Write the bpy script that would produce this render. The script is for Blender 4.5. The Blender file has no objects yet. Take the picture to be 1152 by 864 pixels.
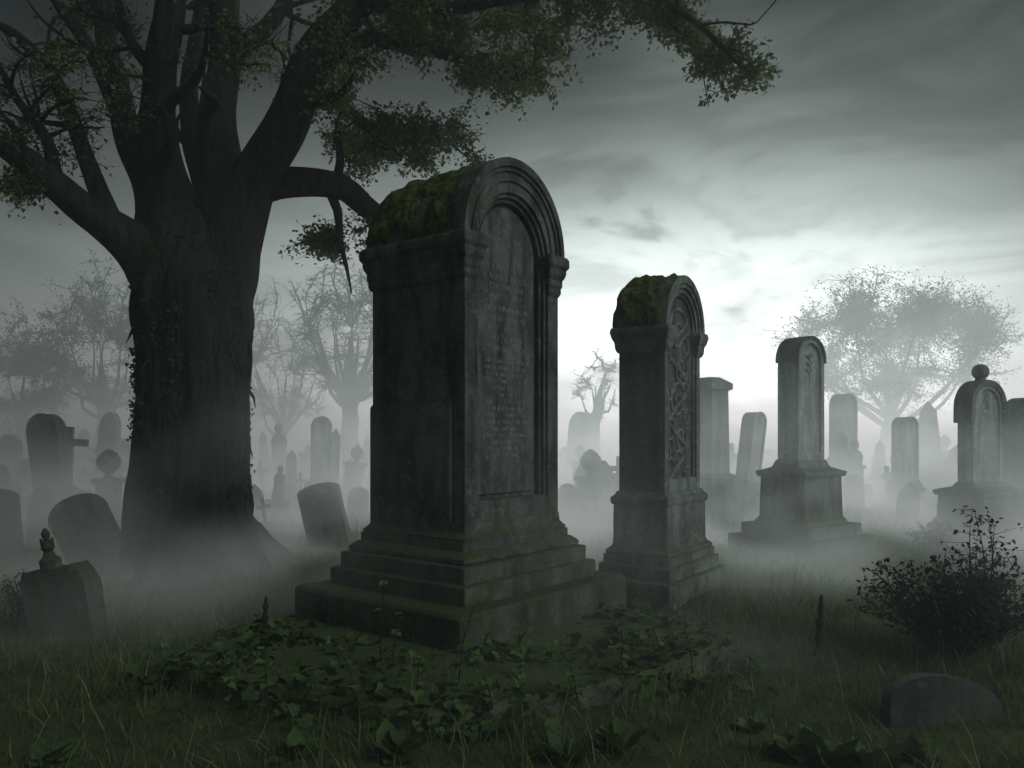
import bpy, bmesh, math, random
import numpy as np
from mathutils import Vector, Matrix, noise
random.seed(7); rng=np.random.default_rng(7)
F=900.0; HY=490.0; H=1.6
def W(px,py,Y): return Vector(((px-576)/F*Y, Y, H+(HY-py)/F*Y))
scene=bpy.context.scene
col=scene.collection
def gz(x,y):
    return 0.03*math.sin(x*1.3+0.6*y)+0.025*math.sin(y*1.9-0.8*x+1.0)+0.015*math.sin(3.1*x+2.7*y)
def gznp(x,y):
    return 0.03*np.sin(x*1.3+0.6*y)+0.025*np.sin(y*1.9-0.8*x+1.0)+0.015*np.sin(3.1*x+2.7*y)

# ------------------------------------------------------------ materials
def newmat(name):
    m=bpy.data.materials.new(name); m.use_nodes=True
    nt=m.node_tree; nt.nodes.clear()
    return m,nt,nt.nodes,nt.links
def ramp(N,stops):
    r=N.new('ShaderNodeValToRGB'); e=r.color_ramp.elements
    while len(e)<len(stops): e.new(0.5)
    for i,(p,c) in enumerate(stops):
        e[i].position=p; e[i].color=(c[0],c[1],c[2],1) if not isinstance(c,(int,float)) else (c,c,c,1)
    return r
def stone_mat(name,dark,light,moss=0.5,mossbase=0.6,mosscol=(0.034,0.051,0.014),bump=0.5,rough=0.85):
    m,nt,N,L=newmat(name)
    out=N.new('ShaderNodeOutputMaterial'); b=N.new('ShaderNodeBsdfPrincipled')
    L.new(b.outputs[0],out.inputs[0]); b.inputs['Roughness'].default_value=rough
    b.inputs['Specular IOR Level'].default_value=0.25
    tc=N.new('ShaderNodeTexCoord')
    n1=N.new('ShaderNodeTexNoise'); n1.inputs['Scale'].default_value=2.2; n1.inputs['Detail'].default_value=9; n1.inputs['Roughness'].default_value=0.7
    L.new(tc.outputs['Object'],n1.inputs['Vector'])
    mp=N.new('ShaderNodeMapping'); mp.inputs['Scale'].default_value=(7,7,1.3); L.new(tc.outputs['Object'],mp.inputs['Vector'])
    n2=N.new('ShaderNodeTexNoise'); n2.inputs['Scale'].default_value=1.0; n2.inputs['Detail'].default_value=6; n2.inputs['Distortion'].default_value=.5; L.new(mp.outputs[0],n2.inputs['Vector'])
    r1=ramp(N,[(0.34,dark),(0.68,light)]); L.new(n1.outputs[0],r1.inputs[0])
    r2=ramp(N,[(0.38,0.35),(0.62,1.25)]); L.new(n2.outputs[0],r2.inputs[0])
    mx=N.new('ShaderNodeMix'); mx.data_type='RGBA'; mx.blend_type='MULTIPLY'; mx.inputs[0].default_value=0.8
    L.new(r1.outputs[0],mx.inputs[6]); L.new(r2.outputs[0],mx.inputs[7])
    n4=N.new('ShaderNodeTexNoise'); n4.inputs['Scale'].default_value=14; n4.inputs['Detail'].default_value=4; L.new(tc.outputs['Object'],n4.inputs['Vector'])
    r4=ramp(N,[(0.58,0.0),(0.68,0.5)]); L.new(n4.outputs[0],r4.inputs[0])
    mx2=N.new('ShaderNodeMix'); mx2.data_type='RGBA'; L.new(r4.outputs[0],mx2.inputs[0]); L.new(mx.outputs[2],mx2.inputs[6])
    mx2.inputs[7].default_value=(light[0]*1.2,light[1]*1.25,light[2]*1.1,1)
    geo=N.new('ShaderNodeNewGeometry'); sx=N.new('ShaderNodeSeparateXYZ'); L.new(geo.outputs['Normal'],sx.inputs[0])
    so=N.new('ShaderNodeSeparateXYZ'); L.new(geo.outputs['Position'],so.inputs[0])
    n3=N.new('ShaderNodeTexNoise'); n3.inputs['Scale'].default_value=4.5; n3.inputs['Detail'].default_value=8; n3.inputs['Roughness'].default_value=0.7; L.new(tc.outputs['Object'],n3.inputs['Vector'])
    a=N.new('ShaderNodeMath'); a.operation='MULTIPLY_ADD'; L.new(sx.outputs[2],a.inputs[0]); a.inputs[1].default_value=moss*0.3; L.new(n3.outputs[0],a.inputs[2])
    hb=N.new('ShaderNodeMapRange'); L.new(so.outputs[2],hb.inputs[0]); hb.inputs[1].default_value=0.0; hb.inputs[2].default_value=1.1; hb.inputs[3].default_value=0.15*mossbase; hb.inputs[4].default_value=0
    a2=N.new('ShaderNodeMath'); a2.operation='ADD'; L.new(a.outputs[0],a2.inputs[0]); L.new(hb.outputs[0],a2.inputs[1])
    rm=ramp(N,[(0.55,0.0),(0.74,0.9)]); L.new(a2.outputs[0],rm.inputs[0])
    mx3=N.new('ShaderNodeMix'); mx3.data_type='RGBA'; L.new(rm.outputs[0],mx3.inputs[0]); L.new(mx2.outputs[2],mx3.inputs[6]); mx3.inputs[7].default_value=(*mosscol,1)
    L.new(mx3.outputs[2],b.inputs['Base Color'])
    n5=N.new('ShaderNodeTexNoise'); n5.inputs['Scale'].default_value=38; n5.inputs['Detail'].default_value=6; L.new(tc.outputs['Object'],n5.inputs['Vector'])
    ad=N.new('ShaderNodeMath'); ad.operation='MULTIPLY_ADD'; L.new(n1.outputs[0],ad.inputs[0]); ad.inputs[1].default_value=2.0; L.new(n5.outputs[0],ad.inputs[2])
    bp=N.new('ShaderNodeBump'); bp.inputs['Strength'].default_value=bump; bp.inputs['Distance'].default_value=0.03; L.new(ad.outputs[0],bp.inputs['Height'])
    L.new(bp.outputs[0],b.inputs['Normal'])
    return m
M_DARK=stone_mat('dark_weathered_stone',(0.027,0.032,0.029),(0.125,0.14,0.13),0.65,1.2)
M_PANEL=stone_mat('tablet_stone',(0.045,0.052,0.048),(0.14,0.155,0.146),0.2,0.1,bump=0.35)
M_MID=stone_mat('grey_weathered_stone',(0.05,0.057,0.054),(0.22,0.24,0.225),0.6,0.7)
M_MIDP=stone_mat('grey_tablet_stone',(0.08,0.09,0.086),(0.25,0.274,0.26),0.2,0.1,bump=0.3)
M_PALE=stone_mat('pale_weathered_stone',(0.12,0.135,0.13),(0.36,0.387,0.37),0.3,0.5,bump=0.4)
M_FAR=stone_mat('distant_gravestone',(0.05,0.06,0.055),(0.18,0.19,0.185),0.3,0.5)
M_SMOOTH=stone_mat('smooth_dark_stone',(0.035,0.039,0.037),(0.085,0.093,0.088),0.15,0.2,bump=0.15,rough=.55)
def simple(name,c1,c2,scale=6,rough=0.9,bump=0.4,dist=0.02,mapscale=(1,1,1)):
    m,nt,N,L=newmat(name)
    out=N.new('ShaderNodeOutputMaterial'); b=N.new('ShaderNodeBsdfPrincipled'); L.new(b.outputs[0],out.inputs[0]); b.inputs['Roughness'].default_value=rough
    b.inputs['Specular IOR Level'].default_value=0.2
    tc=N.new('ShaderNodeTexCoord'); mp=N.new('ShaderNodeMapping'); mp.inputs['Scale'].default_value=mapscale; L.new(tc.outputs['Object'],mp.inputs[0])
    n=N.new('ShaderNodeTexNoise'); n.inputs['Scale'].default_value=scale; n.inputs['Detail'].default_value=8; n.inputs['Roughness'].default_value=0.65; L.new(mp.outputs[0],n.inputs['Vector'])
    r=ramp(N,[(0.32,c1),(0.68,c2)]); L.new(n.outputs[0],r.inputs[0]); L.new(r.outputs[0],b.inputs['Base Color'])
    bp=N.new('ShaderNodeBump'); bp.inputs['Strength'].default_value=bump; bp.inputs['Distance'].default_value=dist; L.new(n.outputs[0],bp.inputs['Height']); L.new(bp.outputs[0],b.inputs['Normal'])
    return m
M_MOSS=simple('moss',(0.016,0.024,0.006),(0.115,0.145,0.035),18,1.0,1.0,0.06)
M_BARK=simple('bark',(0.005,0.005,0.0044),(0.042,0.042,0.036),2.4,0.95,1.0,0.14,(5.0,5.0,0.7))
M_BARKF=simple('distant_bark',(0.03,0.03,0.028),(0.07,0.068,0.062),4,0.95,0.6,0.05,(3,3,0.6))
M_GROUND=simple('grassy_soil',(0.018,0.028,0.010),(0.065,0.09,0.033),3.0,1.0,0.9,0.06)
M_IRON=simple('rusted_iron',(0.012,0.011,0.010),(0.04,0.033,0.027),20,0.8,0.6,0.01)
M_LET=simple('engraved_lettering',(0.09,0.098,0.092),(0.28,0.295,0.28),14,0.9,0.3,0.005)
def leafmat(name,c1,c2,trans=0.35,rough=0.6):
    m,nt,N,L=newmat(name)
    out=N.new('ShaderNodeOutputMaterial'); b=N.new('ShaderNodeBsdfPrincipled'); b.inputs['Roughness'].default_value=rough
    b.inputs['Specular IOR Level'].default_value=0.2
    at=N.new('ShaderNodeAttribute'); at.attribute_name='tint'
    mx=N.new('ShaderNodeMix'); mx.data_type='RGBA'; L.new(at.outputs['Fac'],mx.inputs[0]); mx.inputs[6].default_value=(*c1,1); mx.inputs[7].default_value=(*c2,1)
    L.new(mx.outputs[2],b.inputs['Base Color'])
    t=N.new('ShaderNodeBsdfTranslucent'); L.new(mx.outputs[2],t.inputs[0])
    ms=N.new('ShaderNodeMixShader'); ms.inputs[0].default_value=trans; L.new(b.outputs[0],ms.inputs[1]); L.new(t.outputs[0],ms.inputs[2]); L.new(ms.outputs[0],out.inputs[0])
    return m
M_LEAF=leafmat('tree_leaves',(0.05,0.072,0.02),(0.20,0.235,0.085),0.5)
M_LEAFF=leafmat('distant_leaves',(0.04,0.05,0.025),(0.10,0.11,0.05),0.4)
M_IVY=leafmat('ivy_leaves',(0.013,0.029,0.009),(0.09,0.155,0.045),0.2,0.7)
M_BUSH=leafmat('bush_leaves',(0.010,0.013,0.008),(0.03,0.034,0.02),0.25)
M_GRASS=leafmat('grass_blades',(0.032,0.056,0.015),(0.165,0.22,0.075),0.3)

# ------------------------------------------------------------ mesh builder
class MB:
    def __init__(s): s.v=[]; s.f=[]
    def ring(s,z,hx,hy,c=0.012,cx=0,cy=0):
        c=min(c,hx*0.4,hy*0.4); i=len(s.v)
        for x,y in [(-hx+c,-hy),(hx-c,-hy),(hx,-hy+c),(hx,hy-c),(hx-c,hy),(-hx+c,hy),(-hx,hy-c),(-hx,-hy+c)]:
            s.v.append((x+cx,y+cy,z))
        return list(range(i,i+8))
    def loft(s,rings,c=0.012,cx=0,cy=0):
        R=[s.ring(z,hx,hy,c,cx,cy) for z,hx,hy in rings]
        s.f.append(R[0][::-1]); s.f.append(R[-1])
        for a,b in zip(R,R[1:]):
            for k in range(8): s.f.append([a[k],a[(k+1)%8],b[(k+1)%8],b[k]])
        return s
    def path(s,w,z0,zs,rise,n=36,cx=0,p=2.0,nv=1):
        P=[]
        for k in range(nv): P.append((-w,z0+(zs-z0)*k/nv))
        for k in range(n+1):
            a=math.pi*(1-k/n); ca,sa=math.cos(a),math.sin(a)
            P.append((w*math.copysign(abs(ca)**(2/p),ca),zs+rise*abs(sa)**(2/p)))
        for k in range(nv): P.append((w,zs-(zs-z0)*(k+1)/nv))
        return [(x+cx,z) for x,z in P]
    def prism(s,P,y0,y1):
        n=len(P); i=len(s.v)
        s.v+= [(x,y0,z) for x,z in P]+[(x,y1,z) for x,z in P]
        s.f.append(list(range(i,i+n))); s.f.append(list(range(i+2*n-1,i+n-1,-1)))
        for k in range(n): s.f.append([i+k,i+(k+1)%n,i+n+(k+1)%n,i+n+k])
        return s
    def slab(s,w,z0,zs,rise,y0,y1,n=36,p=2.0,cx=0): return s.prism(s.path(w,z0,zs,rise,n,cx,p),y0,y1)
    def archring(s,wo,wi,z0,zs,ro,ri,y0,y1,n=36,nv=1):
        A=s.path(wo,z0,zs,ro,n,nv=nv); B=s.path(wi,z0,zs,ri,n,nv=nv)
        m=len(A); i=len(s.v)
        s.v+=[(x,y0,z) for x,z in A]+[(x,y0,z) for x,z in B]+[(x,y1,z) for x,z in A]+[(x,y1,z) for x,z in B]
        for k in range(m-1):
            s.f.append([i+k,i+k+1,i+m+k+1,i+m+k])
            s.f.append([i+2*m+k,i+2*m+k+1,i+3*m+k+1,i+3*m+k])
            s.f.append([i+k,i+k+1,i+2*m+k+1,i+2*m+k])
            s.f.append([i+m+k,i+m+k+1,i+3*m+k+1,i+3*m+k])
        for k in (0,m-1): s.f.append([i+k,i+m+k,i+3*m+k,i+2*m+k])
        return s
    def lathe(s,prof,cx=0,cy=0,n=20):
        R=[]
        for r,z in prof:
            i=len(s.v); R.append(list(range(i,i+n)))
            for k in range(n):
                a=2*math.pi*k/n; s.v.append((cx+r*math.cos(a),cy+r*math.sin(a),z))
        s.f.append(R[0][::-1]); s.f.append(R[-1])
        for a,b in zip(R,R[1:]):
            for k in range(n): s.f.append([a[k],a[(k+1)%n],b[(k+1)%n],b[k]])
        return s
    def tube(s,pts,rad,n=8,flute=0.0,fk=5,seed=0.0,rfun=None):
        pts=[Vector(p) for p in pts]; m=len(pts)
        up=Vector((0.13,0.97,0.2)).normalized(); R=[]
        for j,p in enumerate(pts):
            t=(pts[min(j+1,m-1)]-pts[max(j-1,0)]); 
            if t.length<1e-7: t=Vector((0,0,1))
            t.normalize()
            u=up-t*up.dot(t)
            if u.length<1e-3: u=Vector((1,0,0))-t*t.x
            u.normalize(); w=t.cross(u); up=u
            i=len(s.v); R.append(list(range(i,i+n)))
            for k in range(n):
                a=2*math.pi*k/n; r=rad[j]
                if flute: r*=1+flute*math.sin(fk*a+seed+j*0.35)+flute*0.7*math.sin((fk+4)*a-seed*2+j*0.5)
                if rfun: r*=rfun(a,p)
                q=p+(u*math.cos(a)+w*math.sin(a))*r
                s.v.append((q.x,q.y,q.z))
        s.f.append(R[0][::-1]); s.f.append(R[-1])
        for a,b in zip(R,R[1:]):
            for k in range(n): s.f.append([a[k],a[(k+1)%n],b[(k+1)%n],b[k]])
        return s
    def obj(s,name,mat,parent=None,smooth=True,ang=35,disp=0,levels=0,tsize=0.12,recalc=True):
        me=bpy.data.meshes.new(name); me.from_pydata(s.v,[],s.f)
        if recalc:
            bm=bmesh.new(); bm.from_mesh(me); bmesh.ops.recalc_face_normals(bm,faces=bm.faces); bm.to_mesh(me); bm.free()
        me.materials.append(mat)
        if smooth:
            me.shade_smooth(); 
            if ang<180: me.set_sharp_from_angle(angle=math.radians(ang))
        o=bpy.data.objects.new(name,me); col.objects.link(o)
        if parent: o.parent=parent
        levels=min(levels,3)
        if levels:
            ss=o.modifiers.new('s','SUBSURF'); ss.subdivision_type='SIMPLE'; ss.levels=levels; ss.render_levels=levels
        if disp:
            t=bpy.data.textures.new('t','CLOUDS'); t.noise_scale=tsize; t.noise_depth=4
            d=o.modifiers.new('d','DISPLACE'); d.texture=t; d.strength=disp*.5; d.mid_level=0.5; d.texture_coords='LOCAL'
        return o
def thing(name,loc,rotz=0,tilt=(0,0),label='',cat='',group=None):
    e=bpy.data.objects.new(name,None); col.objects.link(e); e.empty_display_size=0.3
    e.location=loc; e.rotation_euler=(math.radians(tilt[0]),math.radians(tilt[1]),rotz)
    e['label']=label; e['category']=cat
    if group: e['group']=group
    return e
def chain(pts,step):
    P=[Vector(p) for p in pts]; P=[P[0]*2-P[1]]+P+[P[-1]*2-P[-2]]; out=[]; tt=[]
    for i in range(1,len(P)-2):
        n=max(2,int((P[i+1]-P[i]).length/step))
        for k in range(n):
            t=k/n; a,b,c,d=P[i-1],P[i],P[i+1],P[i+2]
            out.append(0.5*((2*b)+(c-a)*t+(2*a-5*b+4*c-d)*t*t+(3*b-a-3*c+d)*t**3)); tt.append(i-1+t)
    out.append(P[-2]); tt.append(len(P)-3)
    return out,tt

LEAF_V=np.array([[0,0,0],[-0.3,0.3,0.06],[-0.26,0.68,0.04],[0,1.0,-0.06],[0.26,0.68,0.04],[0.3,0.3,0.06]],float)
LEAF_F=[[0,1,2,3],[0,3,4,5]]
IVY_V=np.array([[0,0,0],[-0.46,-0.05,0.03],[-0.5,0.38,0.07],[-0.2,0.6,0.03],[0,1.0,-0.1],[0.2,0.6,0.03],[0.5,0.38,0.07],[0.46,-0.05,0.03]],float)
IVY_F=[[0,1,2,3],[0,3,4],[0,4,5],[0,5,6,7]]
BL_V=np.array([[-0.5,0,0],[0.5,0,0],[-0.38,0.10,0.5],[0.38,0.10,0.5],[0,0.42,0.97]],float)
BL_F=[[0,1,3,2],[2,3,4]]
def rotmats(yaw,pitch,roll):
    cy,sy=np.cos(yaw),np.sin(yaw); cp,sp=np.cos(pitch),np.sin(pitch); cr,sr=np.cos(roll),np.sin(roll)
    n=len(yaw); Z=np.zeros(n); O=np.ones(n)
    Rz=np.array([[cy,-sy,Z],[sy,cy,Z],[Z,Z,O]]).transpose(2,0,1)
    Rx=np.array([[O,Z,Z],[Z,cp,-sp],[Z,sp,cp]]).transpose(2,0,1)
    Ry=np.array([[cr,Z,sr],[Z,O,Z],[-sr,Z,cr]]).transpose(2,0,1)
    return Rz@Rx@Ry
def scatter(name,tv,tf,pos,rot,scale,tint,mat,parent=None):
    n=len(pos); k=len(tv)
    sc=scale if scale.ndim==2 else np.repeat(scale[:,None],3,1)
    v=np.einsum('nij,nkj->nki',rot,tv[None]*sc[:,None,:])+pos[:,None,:]
    v=v.reshape(-1,3)
    ft=np.concatenate([np.array(f) for f in tf]); lens=np.array([len(f) for f in tf])
    loops=(ft[None]+np.arange(n)[:,None]*k).reshape(-1)
    tot=np.tile(lens,n); start=np.concatenate([[0],np.cumsum(tot)[:-1]])
    me=bpy.data.meshes.new(name); me.vertices.add(len(v)); me.vertices.foreach_set('co',v.astype(np.float32).ravel())
    me.loops.add(len(loops)); me.loops.foreach_set('vertex_index',loops.astype(np.int32))
    me.polygons.add(len(tot)); me.polygons.foreach_set('loop_start',start.astype(np.int32)); me.polygons.foreach_set('loop_total',tot.astype(np.int32))
    me.update(calc_edges=True)
    a=me.attributes.new('tint','FLOAT','POINT'); a.data.foreach_set('value',np.repeat(tint,k).astype(np.float32))
    me.materials.append(mat); me.validate()
    o=bpy.data.objects.new(name,me); col.objects.link(o)
    if parent: o.parent=parent
    return o

# ------------------------------------------------------------ ground
def axis(lo,hi,near):
    a=[lo]; x=lo
    while x<hi:
        d=abs(x-near); x+=0.12 if d<9 else (0.4 if d<25 else (2 if d<60 else 10)); a.append(x)
    return a
xs=axis(-200,200,0); ys=axis(-60,260,7)
mb=MB()
for y in ys:
    for x in xs:
        mb.v.append((x,y,gz(x,y)+0.02*noise.noise(Vector((x*2.2,y*2.2,0)))))
nx=len(xs)
for j in range(len(ys)-1):
    for i in range(nx-1):
        a=j*nx+i; mb.f.append([a,a+1,a+nx+1,a+nx])
g=mb.obj('ground',M_GROUND,ang=180,recalc=False); g['kind']='structure'; g['label']='dark grassy cemetery ground'

# ------------------------------------------------------------ main monument
def monument_big():
    C=(-0.384,6.78,0.055); yaw=math.atan2(.781,.625)
    e=thing('grave_monument',C,yaw,label='tall dark mossy round-topped stone monument with inscribed tablet on stepped base',cat='gravestone')
    e.scale=(1,1,.985)
    b=MB()
    b.loft([(-0.15,1.08,.93),(0.305,1.08,.93),(0.33,1.06,.91),(0.335,0.9,.78)],0.025)
    b.obj('lower_plinth',M_DARK,e,disp=0.04,levels=3,tsize=.2)
    b=MB()
    b.loft([(.335,.85,.75),(.465,.85,.75),(.475,.84,.74),(.477,.79,.69),(.595,.79,.69),(.603,.78,.68),(.605,.73,.635),(.62,.742,.647),(.645,.742,.647),(.66,.73,.635),(.69,.69,.60),(.695,.67,.58),(.76,.67,.58),(.765,.655,.565),(.785,.66,.57),(.80,.64,.555),(.83,.615,.535),(.90,.61,.53)],0.01)
    b.obj('stepped_plinth',M_DARK,e,disp=0.014,levels=2)
    b=MB(); b.slab(.595,.86,3.12,.64,-.42,.51)
    b.loft([(.88,.60,.06),(2.9,.60,.06)],0.01,cy=.455)
    b.loft([(.87,.616,.46),(1.80,.616,.46),(1.83,.60,.445)],0.012,cy=.072)
    b.obj('shaft',M_DARK,e,disp=0.008,levels=2)
    b=MB()
    b.archring(.60,.455,.88,3.05,.66,.50,-.52,-.41,nv=6)
    b.archring(.456,.425,1.05,3.05,.505,.465,-.495,-.41,nv=6)
    b.archring(.426,.395,1.05,3.05,.468,.43,-.465,-.41,nv=6)
    b.loft([(.885,.457,.05),(1.06,.457,.05)],0.004,cy=-.465)
    b.obj('panel_frame',M_DARK,e,disp=0.004,levels=1)
    b=MB(); b.slab(.36,1.10,3.04,.40,-.436,-.40)
    b.obj('tablet',M_PANEL,e)
    b=MB()
    b.archring(.645,.595,3.12,3.12,.70,.635,-.56,-.38,n=44)
    b.archring(.596,.565,3.12,3.12,.636,.598,-.54,-.38,n=44)
    b.archring(.566,.53,3.12,3.12,.599,.56,-.522,-.38,n=44)
    b.archring(.531,.49,3.12,3.12,.561,.518,-.535,-.38,n=44)
    b.obj('archivolt',M_DARK,e,disp=0.004,levels=1)
    b=MB(); b.slab(.628,3.115,3.12,.675,-.39,.53,n=44)
    b.obj('barrel_roof',M_DARK,e,disp=0.01,levels=2)
    for sgn in (-1,1):
        b=MB()
        b.loft([(2.78,.078,.525),(2.81,.09,.54),(2.85,.09,.54),(2.87,.098,.55),(2.92,.098,.55),(2.95,.115,.565),(2.98,.125,.573),(3.01,.125,.573),(3.04,.145,.592),(3.10,.145,.592),(3.125,.13,.58)],0.008,cx=sgn*.535,cy=0.0)
        b.obj('cornice',M_DARK,e,disp=0.006,levels=2)
    b=MB(); na,nl=90,70; 
    for j in range(nl+1):
        y=-.43+1.0*j/nl
        for k in range(na+1):
            a=math.radians(36+146*k/na)
            nz=noise.fractal(Vector((a*4,y*7,3)),1.0,2.0,6)
            edge=min(1,min(k,na-k)/7,min(j+1,nl-j)/7)
            th=(0.004+0.04*max(0,nz+0.25)+.012*noise.noise(Vector((a*25,y*25,1))))*edge - (0.02 if nz<-0.25 else 0)-0.012*(1-edge)
            b.v.append(((.628+th)*math.cos(a),y,3.12+(.675+th)*math.sin(a)))
    for j in range(nl):
        for k in range(na):
            q=j*(na+1)+k; b.f.append([q,q+1,q+na+2,q+na+1])
    b.obj('moss',M_MOSS,e,ang=180)
    b=MB(); r=random.Random(3)
    def st(x0,z0,x1,z1,w=0.003):
        dx,dz=x1-x0,z1-z0; l=math.hypot(dx,dz) or 1; nx_,nz_=-dz/l*w,dx/l*w
        i=len(b.v); y=-.4385
        b.v+= [(x0+nx_,y,z0+nz_),(x0-nx_,y,z0-nz_),(x1-nx_,y,z1-nz_),(x1+nx_,y,z1+nz_)]; b.f.append([i,i+1,i+2,i+3])
    z=2.92
    for row in range(24):
        hh=0.042 if row<9 else 0.029
        half=r.uniform(.15,.30); x=-half
        while x<half:
            wl=r.randint(2,7)
            for _ in range(wl):
                if x>half: break
                w=hh*r.uniform(.45,.7); t=r.randint(0,6)
                if r.random()>0.22:
                    if t in(0,1,2): st(x,z,x,z+hh)
                    if t in(0,3): st(x,z+hh,x+w,z+hh); 
                    if t in(1,4): st(x,z,x+w*.5,z+hh); st(x+w*.5,z+hh,x+w,z)
                    if t in(2,5): st(x,z+hh*.5,x+w,z+hh*.5); st(x+w,z,x+w,z+hh)
                    if t==6: st(x,z+hh,x+w,z); st(x,z,x,z+hh); st(x+w,z,x+w,z+hh)
                    if t==3: st(x+w*.5,z,x+w*.5,z+hh)
                    if t==5: st(x,z,x+w,z)
                x+=w+hh*.25
            x+=hh*.6
        z-=hh*1.9+ (0.02 if row in (3,8) else 0)
    b.obj('inscription',M_LET,e,smooth=False,recalc=False)
monument_big()

def monument_scroll():
    C=(1.488,8.01,0.0); yaw=math.atan2(.819,.573)
    e=thing('grave_monument',C,yaw,label='dark round-topped stone monument with carved scrollwork and mossy cap',cat='gravestone')
    b=MB(); b.loft([(-0.15,.71,.42),(0.24,.71,.42),(0.25,.70,.41),(0.255,.6,.36)],0.015); b.obj('lower_plinth',M_MID,e,disp=0.02,levels=3)
    b=MB(); b.loft([(0.253,.61,.375),(0.37,.61,.375),(.378,.60,.365),(.38,.565,.345),(0.46,.565,.345),(0.465,.54,.325),(.48,.55,.332),(0.50,.545,.33),(0.53,.50,.295),(0.56,.485,.285),(.93,.48,.28),(.935,.495,.29),(.96,.51,.30),(1.0,.51,.30),(1.03,.47,.27),(1.06,.45,.26)],0.01)
    b.obj('pedestal',M_MID,e,disp=0.012,levels=2)
    b=MB(); b.slab(.43,1.04,2.66,.46,-.19,.24); b.obj('shaft',M_DARK,e,disp=0.008,levels=2)
    b=MB(); b.archring(.43,.345,1.05,2.62,.47,.38,-.24,-.185,nv=5)
    b.archring(.346,.32,1.17,2.62,.381,.352,-.215,-.185,nv=5)
    b.loft([(1.055,.347,.03),(1.18,.347,.03)],0.004,cy=-.207); b.obj('panel_frame',M_MIDP,e,disp=0.004,levels=1)
    b=MB(); b.archring(.48,.42,2.64,2.64,.53,.455,-.275,-.16); b.archring(.42,.38,2.64,2.64,.455,.41,-.26,-.16); b.obj('archivolt',M_MID,e,disp=0.005,levels=1)
    b=MB(); b.slab(.465,2.635,2.64,.51,-.175,.265); b.obj('barrel_roof',M_MID,e,disp=0.01,levels=2)
    for s in(-1,1):
        b=MB(); b.loft([(2.40,.06,.25),(2.44,.075,.27),(2.50,.078,.275),(2.54,.095,.295),(2.60,.11,.31),(2.64,.10,.30)],0.006,cx=s*.395); b.obj('cornice',M_MID,e,disp=0.006,levels=2)
    b=MB(); na,nl=70,40
    for j in range(nl+1):
        y=-.24+.54*j/nl
        for k in range(na+1):
            a=math.radians(58+128*k/na)
            nz=noise.fractal(Vector((a*3,y*8,9)),1.0,2.0,5); edge=min(1,min(k,na-k)/5,min(j+1,nl-j)/5)
            th=(0.010+0.05*max(0,nz+0.25)+.015*noise.noise(Vector((a*20,y*25,1))))*edge-(0.03 if nz<-.3 else 0)-.01*(1-edge)
            b.v.append(((.47+th)*math.cos(a),y,2.64+(.515+th)*math.sin(a)))
    for j in range(nl):
        for k in range(na):
            q=j*(na+1)+k; b.f.append([q,q+1,q+na+2,q+na+1])
    b.obj('moss',M_MOSS,e,ang=180)
    b=MB()
    def spiral(cx,cz,R,t0,turns,sg=1,r0=.019):
        P=[];Q=[]
        n=int(26*turns)
        for k in range(n+1):
            f=k/n; a=t0+sg*2*math.pi*turns*f; rr=R*(1-f*.88); P.append((cx+rr*math.cos(a),-.193,cz+rr*math.sin(a))); Q.append(r0*(1-.4*f))
        b.tube(P,Q,6)
    for cz,R,s,tn in [(2.62,.24,1,1.5),(2.24,.17,-1,1.7),(1.93,.20,1,1.6),(1.58,.15,-1,1.5),(1.34,.12,1,1.2)]:
        spiral(-.04*s,cz,R,0.6,tn,s,.021); spiral(.15*s,cz-.16,R*.5,2.4,1.1,-s,.015)
        b.tube([(-.26*s,-.188,cz-.22),(-.1*s,-.196,cz-.06),(.14*s,-.196,cz+.06),(.27*s,-.188,cz+.2)],[.005,.024,.018,.004],6)
    for k in range(16):
        zc=1.24+k*.095; s=(-1)**k; b.tube([(s*.12,-.19,zc),(s*.2,-.198,zc+.05),(s*.28,-.19,zc+.02)],[.006,.022,.003],6)
    b.obj('scroll_relief',M_MIDP,e)
monument_scroll()

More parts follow.
